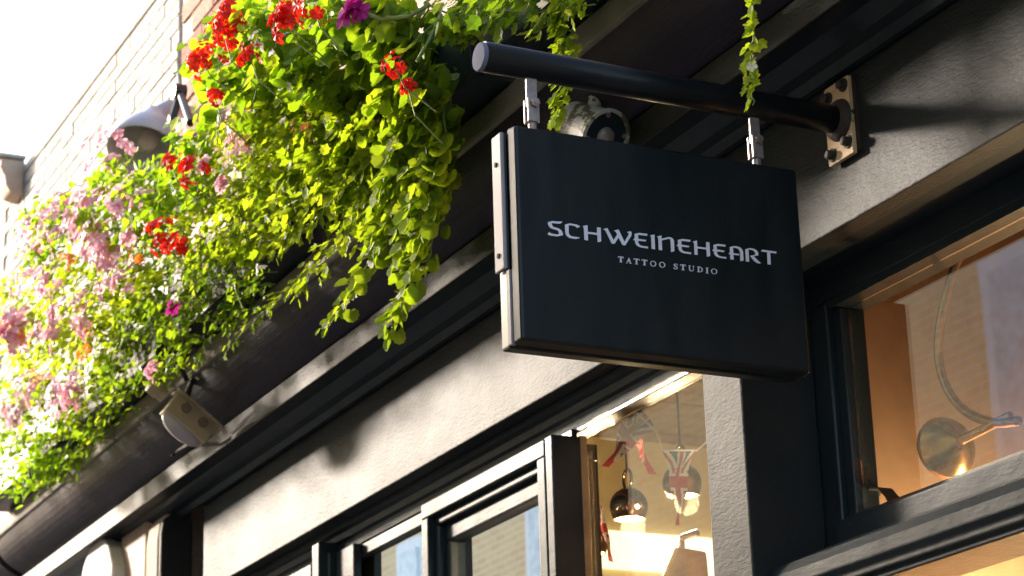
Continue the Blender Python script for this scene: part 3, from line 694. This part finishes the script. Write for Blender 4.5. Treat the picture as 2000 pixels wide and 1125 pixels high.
BG = 'bushy plants massed in the flower troughs'
BUSHES = [
 ('leafy_geranium', 'leafy geranium foliage at the top edge between the two upper red flower heads', 520, 110, 120, 110, 'scallop', GER, .060, 480, 120, 'G'),
 ('leafy_geranium', 'geranium foliage below the magenta flower at the top', 665, 90, 130, 100, 'scallop', GER, .056, 520, 120, 'G'),
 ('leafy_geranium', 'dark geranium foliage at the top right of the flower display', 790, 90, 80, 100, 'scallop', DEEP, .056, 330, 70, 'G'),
 ('trailing_shrub', 'soft green bush in the middle of the display left of the hanging vines', 600, 260, 130, 110, 'lobed', IVY, .046, 1100, 120, 'B'),
 ('trailing_shrub', 'shaded green bush behind the upper part of the round leaved vines', 740, 240, 85, 130, 'scallop', IVY, .050, 560, 90, 'B'),
 ('trailing_shrub', 'bright lime small leaved bush under the pink flowers beside the wall lamp', 470, 320, 110, 80, 'lobed', BAC, .032, 800, 140, 'B'),
 ('trailing_shrub', 'lime green bush with spreading shoots in the centre of the display', 570, 390, 110, 80, 'lobed', BAC, .048, 600, 140, 'B'),
 ('trailing_shrub', 'light green bush right of the lower red flower head', 430, 440, 100, 70, 'lobed', BAC, .030, 760, 120, 'B'),
 ('trailing_shrub', 'green bush between the two lower red flower heads', 330, 390, 90, 70, 'ovate', GER, .040, 520, 90, 'B'),
 ('trailing_shrub', 'green leaves below the white wall lamp among pink flowers', 230, 420, 105, 95, 'ovate', GER, .042, 520, 90, 'B'),
 ('trailing_shrub', 'green leaves of the farthest pink flower clump against the white wall', 120, 470, 75, 80, 'ovate', GER, .040, 380, 70, 'B'),
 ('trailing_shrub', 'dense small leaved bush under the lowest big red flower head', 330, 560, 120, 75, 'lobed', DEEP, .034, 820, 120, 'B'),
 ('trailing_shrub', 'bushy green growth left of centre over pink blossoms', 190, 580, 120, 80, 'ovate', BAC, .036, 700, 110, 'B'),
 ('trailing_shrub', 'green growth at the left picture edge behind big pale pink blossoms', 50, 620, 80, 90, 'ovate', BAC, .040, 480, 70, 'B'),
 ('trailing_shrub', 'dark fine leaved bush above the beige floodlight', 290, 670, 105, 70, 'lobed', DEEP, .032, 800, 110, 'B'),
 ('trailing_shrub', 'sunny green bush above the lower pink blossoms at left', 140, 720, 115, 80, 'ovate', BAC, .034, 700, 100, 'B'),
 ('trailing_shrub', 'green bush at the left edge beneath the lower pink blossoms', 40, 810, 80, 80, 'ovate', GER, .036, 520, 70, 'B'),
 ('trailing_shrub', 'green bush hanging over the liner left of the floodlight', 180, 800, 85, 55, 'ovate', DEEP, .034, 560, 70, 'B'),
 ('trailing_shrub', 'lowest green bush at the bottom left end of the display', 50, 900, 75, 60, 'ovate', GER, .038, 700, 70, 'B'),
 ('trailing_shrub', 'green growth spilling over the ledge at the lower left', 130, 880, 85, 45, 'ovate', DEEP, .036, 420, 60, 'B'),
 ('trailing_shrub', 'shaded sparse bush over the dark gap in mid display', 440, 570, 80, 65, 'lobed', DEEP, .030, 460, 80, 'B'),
 ('trailing_shrub', 'light green bush just left of the round leaved vines', 680, 370, 75, 75, 'lobed', BAC, .050, 380, 100, 'B'),
 ('leafy_geranium', 'geranium leaves in front of the white wall lamp', 372, 262, 42, 34, 'scallop', GER, .060, 40, 36, 'G'),
 ('trailing_shrub', 'sparse leaf sprig at the lower rim of the white wall lamp', 232, 335, 45, 26, 'ovate', GER, .042, 40, 36, 'B'),
 ('trailing_shrub', 'small clump at the top edge above the pole tip', 985, -15, 130, 45, 'lobed', DEEP, .044, 260, 70, 'B'),
 ('trailing_shrub', 'lime leaf clump at the top of the vine behind the pole', 1095, 12, 58, 34, 'lobed', BAC, .036, 60, 70, 'B'),
 ('trailing_shrub', 'unseen leafy clump over the near trough, added to shade the cornice strip', 1160, -120, 140, 60, 'lobed', DEEP, .044, 120, 40, 'B'),  # above the frame, added to cast shade on the strip
 ('trailing_shrub', 'leafy clump in the nearest trough above the bracket plate', 1420, -150, 150, 50, 'lobed', DEEP, .046, 160, 40, 'B'),
]
PL = []
for nm, lb, cx, cy, rx, ry, sh, m, sz, ns, ni, g in BUSHES:
    PL.append(bush(nm, lb, cx, cy, rx, ry, sh, m, sz, ns, ni, 'geraniums in the flower troughs' if g == 'G' else BG))
# red heads
for i, px, py, r, n in ((0, 452, 30, .060, 24), (0, 440, 75, .055, 20), (0, 395, 118, .050, 18), (0, 488, 112, .035, 9), (0, 420, 192, .022, 5), (1, 563, 48, .055, 20), (1, 612, 8, .050, 16), (1, 562, 20, .03, 8),
                        (8, 374, 332, .050, 18), (8, 335, 318, .022, 5), (8, 320, 455, .058, 20), (8, 345, 478, .04, 12), (4, 770, 130, .030, 6), (4, 798, 176, .022, 6)):
    P, b = PL[i]; flower_head(P, b, REDF, px, py, r, n)
P, b = PL[1]
for px, py in ((692, 12), (705, 22), (684, 28)): florets(P, b, MAGF, px, py, 3, .02, .07)
P, b = PL[11]; florets(P, b, MAGF, 345, 605, 4, .03, .05)
# pale bits among the geraniums
for i, px, py, n, sp in ((0, 530, 85, 6, .05), (1, 560, 155, 5, .04), (0, 505, 75, 4, .05)): florets(*PL[i], WHITEF, px, py, n, sp, .035)
for i, px, py, n, sp, sz in ((5, 470, 230, 10, .06, .034), (5, 460, 285, 8, .05, .038), (5, 405, 320, 5, .03, .05), (5, 435, 360, 5, .03, .05),
    (9, 225, 395, 18, .09, .045), (9, 165, 395, 14, .08, .05), (9, 180, 470, 26, .11, .05), (9, 205, 500, 16, .08, .05), (9, 250, 465, 6, .04, .055), (9, 270, 380, 8, .08, .04), (9, 215, 275, 10, .08, .045), (9, 190, 310, 10, .08, .05),
    (10, 110, 410, 22, .12, .045), (10, 75, 445, 22, .12, .045), (10, 140, 430, 14, .09, .045), (10, 60, 480, 12, .1, .045), (10, 90, 545, 14, .08, .05),
    (12, 240, 540, 14, .08, .045), (12, 215, 560, 10, .06, .045), (12, 150, 600, 14, .09, .045), (12, 165, 640, 8, .06, .045), (12, 100, 610, 10, .08, .05),
    (13, 20, 625, 26, .10, .06), (13, 25, 660, 20, .09, .06), (13, 85, 655, 12, .07, .05), (13, 40, 540, 14, .12, .045),
    (15, 130, 750, 20, .09, .05), (15, 60, 760, 16, .10, .05), (15, 25, 800, 18, .09, .05), (15, 110, 790, 14, .08, .045), (15, 285, 720, 8, .05, .035)):
    florets(*PL[i], PINKF, px, py, n, sp, sz)
for i, px, py in ((9, 270, 500), (12, 165, 690), (13, 45, 655), (15, 60, 740), (10, 130, 505)): florets(*PL[i], ORGF, px, py, 6, .05, .035)
for i, px, py in ((11, 348, 535), (11, 338, 582), (20, 410, 470), (6, 505, 520), (7, 440, 330)): florets(*PL[i], WHITEF, px, py, 2, .012, .034)
for i, px, py in ((3, 600, 250), (3, 470, 260), (5, 475, 265)): florets(*PL[i], BUDF, px, py, 8, .05, .02)

# trailing vines ------------------------------------------------------------
def vine(label, path, y0_, y1_, shape, m, size, n, jit=1.0, white=0, group='vines hanging from the flower troughs'):
    pts = []
    for i, (px, py) in enumerate(path):
        t = i / (len(path) - 1); pts.append(atY(px, py, y0_ + (y1_ - y0_) * t))
    base = pts[0].copy(); P = thing('trailing_vine', base, label, 'vine', group)
    dense = []
    for a, b in zip(pts, pts[1:]):
        for k in range(6): dense.append(a.lerp(b, k / 6) + rv(.003))
    dense.append(pts[-1])
    MB().tube(dense, [.0035 * (1 - .6 * i / len(dense)) for i in range(len(dense))], 5).build('stem', STEMG, P, smooth=True)
    for i in range(n):
        t = (i + random.random()) / n * (len(dense) - 1); k = min(int(t), len(dense) - 2); c_ = dense[k].lerp(dense[k + 1], t - k)
        d = (dense[k + 1] - dense[k]).normalized(); side = rv(1); side = (side - d * side.dot(d)).normalized()
        if side.y > .3: side.y *= -.5
        off = side * size * random.uniform(.1, .75) * jit
        nn = (OUT * .9 + Vector((.25, 0, .2)) + side * .5 + rv(.35)); tip = side * .7 + d * .3 + Vector((0, 0, -.45)) + rv(.2)
        put('leaf', shape, m, c_ + off, nn, tip, size * random.uniform(.7, 1.2) * (1 - .25 * i / n), P, base)
    for _ in range(white):
        c_ = random.choice(dense) + rv(.012) + OUT * .02; put('flower', 'floret', WHITEF, c_, OUT + Vector((.4, 0, 0)) + rv(.2), rv(1), .026, P, base)
VI = [
 ('longest round leaved vine hanging down to the light cornice strip', [(825, 170), (838, 300), (830, 400), (815, 500), (795, 580), (765, 640)], -.58, -.44, 'scallop', IVY, .060, 120, 1.3, 3),
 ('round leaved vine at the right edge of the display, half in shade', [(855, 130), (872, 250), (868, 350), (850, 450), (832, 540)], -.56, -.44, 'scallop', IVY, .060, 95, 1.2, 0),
 ('round leaved vine hugging the trough behind the right edge vine, shade put into its leaf colour', [(880, 190), (888, 290), (875, 380), (868, 430)], -.50, -.42, 'scallop', DEEP, .056, 55, 1.1, 0),  # darker leaf colour stands in for the shade on this vine
 ('round leaved vine in the middle of the vine curtain', [(785, 170), (800, 300), (800, 420), (795, 520)], -.60, -.47, 'scallop', IVY, .058, 90, 1.3, 1),
 ('vine swinging left whose tip ends low over the dark board', [(760, 330), (745, 430), (715, 520), (685, 580), (635, 645)], -.58, -.45, 'scallop', IVY, .056, 62, .9, 1),
 ('bushy lime shoot spreading left above the vine with the low tip', [(740, 300), (700, 400), (670, 480), (620, 520), (585, 560)], -.58, -.48, 'lobed', BAC, .048, 110, 1.5, 3),
 ('lime shoot reaching left across the dark gap', [(690, 350), (610, 430), (550, 475), (475, 495)], -.60, -.50, 'lobed', BAC, .048, 90, 1.4, 2),
 ('slender green shoot along the board above the floodlight', [(600, 540), (540, 590), (490, 630), (440, 690)], -.50, -.43, 'lobed', IVY, .034, 70, 1.1, 1),
 ('fine shoot drooping beside the small magenta flower', [(470, 560), (430, 620), (400, 680), (380, 720)], -.50, -.43, 'lobed', DEEP, .034, 60, 1.2, 0),
 ('tangled vine at the upper right reaching over the pole tip', [(840, 10), (900, 40), (950, 45), (995, 35)], -.58, -.55, 'lobed', IVY, .050, 95, 1.3, 2),
 ('short vine end pointing down just left of the pole tip', [(880, 20), (905, 60), (918, 85)], -.57, -.55, 'lobed', IVY, .040, 26, 1.0, 0),
 ('vine hanging behind the pole down to the round lamp', [(1120, -60), (1105, 10), (1100, 60), (1108, 110), (1110, 170), (1090, 245)], -.53, -.51, 'lobed', BAC, .040, 150, 1.1, 2),
 ('short sprig beside the top of the vine behind the pole', [(1040, -40), (1045, 10), (1040, 45)], -.53, -.53, 'lobed', BAC, .032, 16, .8, 0),
 ('single thin vine with a white flower hanging in front of the pole', [(1462, -50), (1472, 30), (1468, 100), (1464, 160), (1470, 205)], -.53, -.52, 'lobed', BAC, .033, 52, .8, 1),
 ('drooping shoot with yellowish leaves next to the cable of the floodlight', [(360, 660), (345, 700), (330, 735)], -.47, -.43, 'ovate', IVY, .045, 18, 1.0, 0),
 ('drooping shoot at the bottom left over the dark cove board', [(110, 870), (95, 920), (75, 965)], -.46, -.42, 'ovate', DEEP, .04, 30, 1.0, 0),
 ('leafy shoot in the vine curtain between the low tip vine and longest vine', [(770, 250), (770, 350), (760, 440), (740, 500)], -.62, -.48, 'scallop', IVY, .054, 70, 1.3, 0),
]
for q in VI: vine(*q)
# long arching geranium stalks at the top
P, b = PL[1]
MB().tube([atY(*q) for q in ((600, 10, -.8), (650, 2, -.82), (700, 20, -.82), (745, 38, -.80), (800, 32, -.76), (840, 8, -.72))], .006, 8).build('stalk', STEMG, P, smooth=True)
P, b = PL[4]
MB().tube([atY(*q) for q in ((860, 30, -.66), (840, 75, -.70), (815, 120, -.74))], .005, 8).build('stalk', STEMG, P, smooth=True)
P, b = PL[2]
MB().tube([atY(*q) for q in ((742, 40, -.80), (735, 60, -.79), (720, 90, -.76))], .005, 8).build('stalk', STEMG, P, smooth=True)

# ------------------------------------------------------------------ inside the shop
def pendant(px, py, y, lb, e=14):
    c_ = atY(px, py, y); P = thing('pendant_lamp', c_, lb, 'lamp', 'lit globe pendants behind the wide window')
    r = .062; pr = []
    for i in range(15):
        a = R(8) + (R(128) - R(8)) * i / 14; pr.append((r * math.sin(a), r * math.cos(a)))
    MB().lathe(c_, (0, 0, 1), pr, 28).build('globe', CHROME, P, smooth=True)
    MB().lathe(c_, (0, 0, 1), [(r * .79, -r * .60), (r * .6, -r * .42), (r * .2, -r * .3), (0, -r * .3)], 24).build('bulb', BULB, P, smooth=True)
    MB().lathe(c_, (0, 0, 1), [(r * .79, -r * .61), (r * .85, -r * .66), (r * .79, -r * .70), (r * .74, -r * .64)], 24).build('rim', BRASS, P, smooth=True)
    lp = [c_ + Vector((.026 * math.sin(a), 0, r * .95 + .03 - .034 * math.cos(a))) for a in [2 * math.pi * i / 16 for i in range(17)]]
    MB().tube(lp, .005, 6, False).build('loop', CHROME, P, smooth=True)
    MB().tube([c_ + Vector((0, 0, r + .06)), Vector((c_.x, c_.y, 4.14))], .004, 6).build('cord', BARS, P)
    l = bpy.data.lights.new('lamp_light', 'POINT'); l.energy = e; l.color = (1, .72, .40); l.shadow_soft_size = .04
    lo = bpy.data.objects.new('lamp_light', l); col.objects.link(lo); lo.parent = P; lo.location = (0, 0, -r * 1.0)
pendant(1228, 990, .55, 'lit smoked globe pendant under the folded pennant')
pendant(1332, 944, .62, 'lit smoked globe pendant behind the flat pennant')
pendant(1152, 1058, .50, 'lit globe pendant cut by the window post beside the narrow pennant')
pendant(2180, 1180, .9, 'unseen lit pendant outside the frame, added to light the room of the right window', 50)  # added out of view to light the brass lamp and its room
# bunting
BU = thing('bunting', atY(1260, 860, .26), 'string of union flag pennants hanging behind the wide window', 'bunting')
def jack(u_, v_):
    x, y = u_ - .5, v_ - .42
    if abs(x) < .075 or abs(y) < .075: return 0
    if abs(x) < .13 or abs(y) < .13: return 1
    d = min(abs(x * .8 - y), abs(x * .8 + y))
    return 0 if d < .045 else 1 if d < .13 else 2
def pennant(A, B, Cc, curl=0.0, n=26):
    """triangle A-B top edge, C the point"""
    m = MB(); A, B, Cc = Vector(A), Vector(B), Vector(Cc); idx = {}
    nrm = (B - A).cross(Cc - A).normalized()
    def P(i, j):
        v_ = j / n; u_ = i / n; e0 = A.lerp(Cc, v_); e1 = B.lerp(Cc, v_)
        return e0.lerp(e1, u_) + nrm * (curl * math.sin(u_ * 4 + v_ * 3) * .5 + .006 * math.sin(v_ * 9 + u_ * 3))
    for j in range(n):
        for i in range(n):
            k = len(m.v); m.v += [tuple(P(i, j)), tuple(P(i + 1, j)), tuple(P(i + 1, j + 1)), tuple(P(i, j + 1))]
            m.f.append((k, k + 1, k + 2, k + 3)); v_ = (j + .5) / n; u_ = .5 + ((i + .5) / n - .5) * (1 - v_); m.mi.append(jack(u_, v_))
    m.build('pennant', [CLOTHR, CLOTHW, CLOTHB], BU)
Yb = .27
pennant(atY(1293, 880, Yb), atY(1360, 880, Yb), atY(1325, 1026, Yb), .01)
pennant(atY(1218, 776, Yb), atY(1288, 842, Yb + .02), atY(1186, 912, Yb - .02), .03)
pennant(atY(1252, 790, Yb + .03), atY(1222, 860, Yb + .05), atY(1270, 926, Yb + .02), .03)
pennant(atY(1150, 985, Yb - .03), atY(1185, 985, Yb), atY(1196, 1098, Yb), .03)
MB().tube([atY(*q) for q in ((1140, 800, Yb), (1222, 788, Yb), (1282, 842, Yb), (1295, 880, Yb), (1362, 880, Yb), (1400, 845, Yb))], .003, 6).build('cord', CLOTHW, BU)
# glowing wall panel
qa = [atX(px, py, -4.12) for px, py in ((1150, 1068), (1420, 1010), (1420, 1075), (1150, 1125))]
yy0, yy1, zz0, zz1 = min(q.y for q in qa), max(q.y for q in qa), min(q.z for q in qa) - .0, max(q.z for q in qa)
LP = thing('light_panel', (-4.13, (yy0 + yy1) / 2, zz0), 'glowing warm white wall light panel low in the wide window', 'light')
MB().box(-4.148, -4.11, yy0, yy1, zz0 + .04, zz0 + .2).build('diffuser', emit('panel_glow', (1, .86, .55), .6), LP, bevel=.01)
MB().box(-4.149, -4.10, yy0 - .02, yy1 + .02, zz0 - .03, zz0 - .002).build('tray', LAMPW, LP)
# tan lamp shade at the foot of the wide window
c_ = atY(1345, 1110, .5)
LS = thing('shade_lamp', c_, 'tan cone shade lamp at the foot of the wide window', 'lamp')
MB().lathe(c_ + Vector((0, 0, .02)), (.25, .1, 1), [(.085, -.11), (.05, .03), (.046, .036), (.0, .038)], 28).build('shade', LEATH, LS, smooth=True)
MB().tube([c_ + Vector((-.03, 0, -.03)), c_ + Vector((-.035, 0, .07)), c_ + Vector((-.03, .0, .10)), c_ + Vector((.03, .02, .105))], .011, 8).build('arm', STEEL, LS)
# brass wall lamp in the right window
c_ = atY(1862, 868, .34)
BL = thing('brass_lamp', c_, 'brass wall lamp with flared disc shade and curved arm in the right window', 'lamp')
ax = Vector((.80, .0, .12)); tgt = (CP - c_).normalized(); ax = (tgt * .8 + RR * .42 + UU * .22).normalized()
MB().lathe(c_, ax, [(.0, .034), (.014, .034), (.022, .027), (.048, .004), (.072, -.024), (.078, -.037), (.073, -.037), (.04, -.006), (0, .012)], 36).build('shade', BRASS, BL, smooth=True)
e1 = atY(1945, 826, .36)
MB().tube([c_ + ax * .028, c_ + ax * .028 + (e1 - c_ - ax * .028) * 1.4], .011, 12).build('stem', BRASS, BL)
Y3 = .36
arc = [(1888, 465), (1862, 530), (1845, 590), (1834, 650), (1834, 705), (1846, 750), (1868, 787), (1900, 812), (1945, 826), (1990, 822)]
pa = [atY(px, py, Y3) for px, py in arc]; dn = []
for i in range(len(pa) - 1):
    p_, q_, r_, s_ = pa[max(0, i - 1)], pa[i], pa[i + 1], pa[min(len(pa) - 1, i + 2)]
    for k in range(5):
        t = k / 5; dn.append(.5 * ((2 * q_) + (r_ - p_) * t + (2 * p_ - 5 * q_ + 4 * r_ - s_) * t * t + (3 * q_ - p_ - 3 * r_ + s_) * t ** 3))
dn.append(pa[-1])
MB().tube(dn, .0115, 12).build('curved_arm', BRASS, BL, smooth=True)
# dark strap hoop at the bottom of the right window
ST = thing('strap_handle', atY(1720, 985, .26), 'dark curved strap standing behind the lower corner of the right window', 'strap')
sp_ = [(1690, 1000), (1695, 968), (1706, 952), (1722, 952), (1736, 968), (1748, 992), (1756, 1020)]
m = MB(); ps = [atY(x, y, .26) for x, y in sp_]
for i, p in enumerate(ps): m.v += [tuple(p + Vector((0, -.012, 0))), tuple(p + Vector((0, .03, 0))), tuple(p + Vector((0, .03, -.004))), tuple(p + Vector((0, -.012, -.004)))]
for i in range(len(ps) - 1):
    for j in range(4): m.f.append((i * 4 + j, i * 4 + (j + 1) % 4, i * 4 + 4 + (j + 1) % 4, i * 4 + 4 + j)); m.mi.append(0)
m.build('band', DARKST, ST)
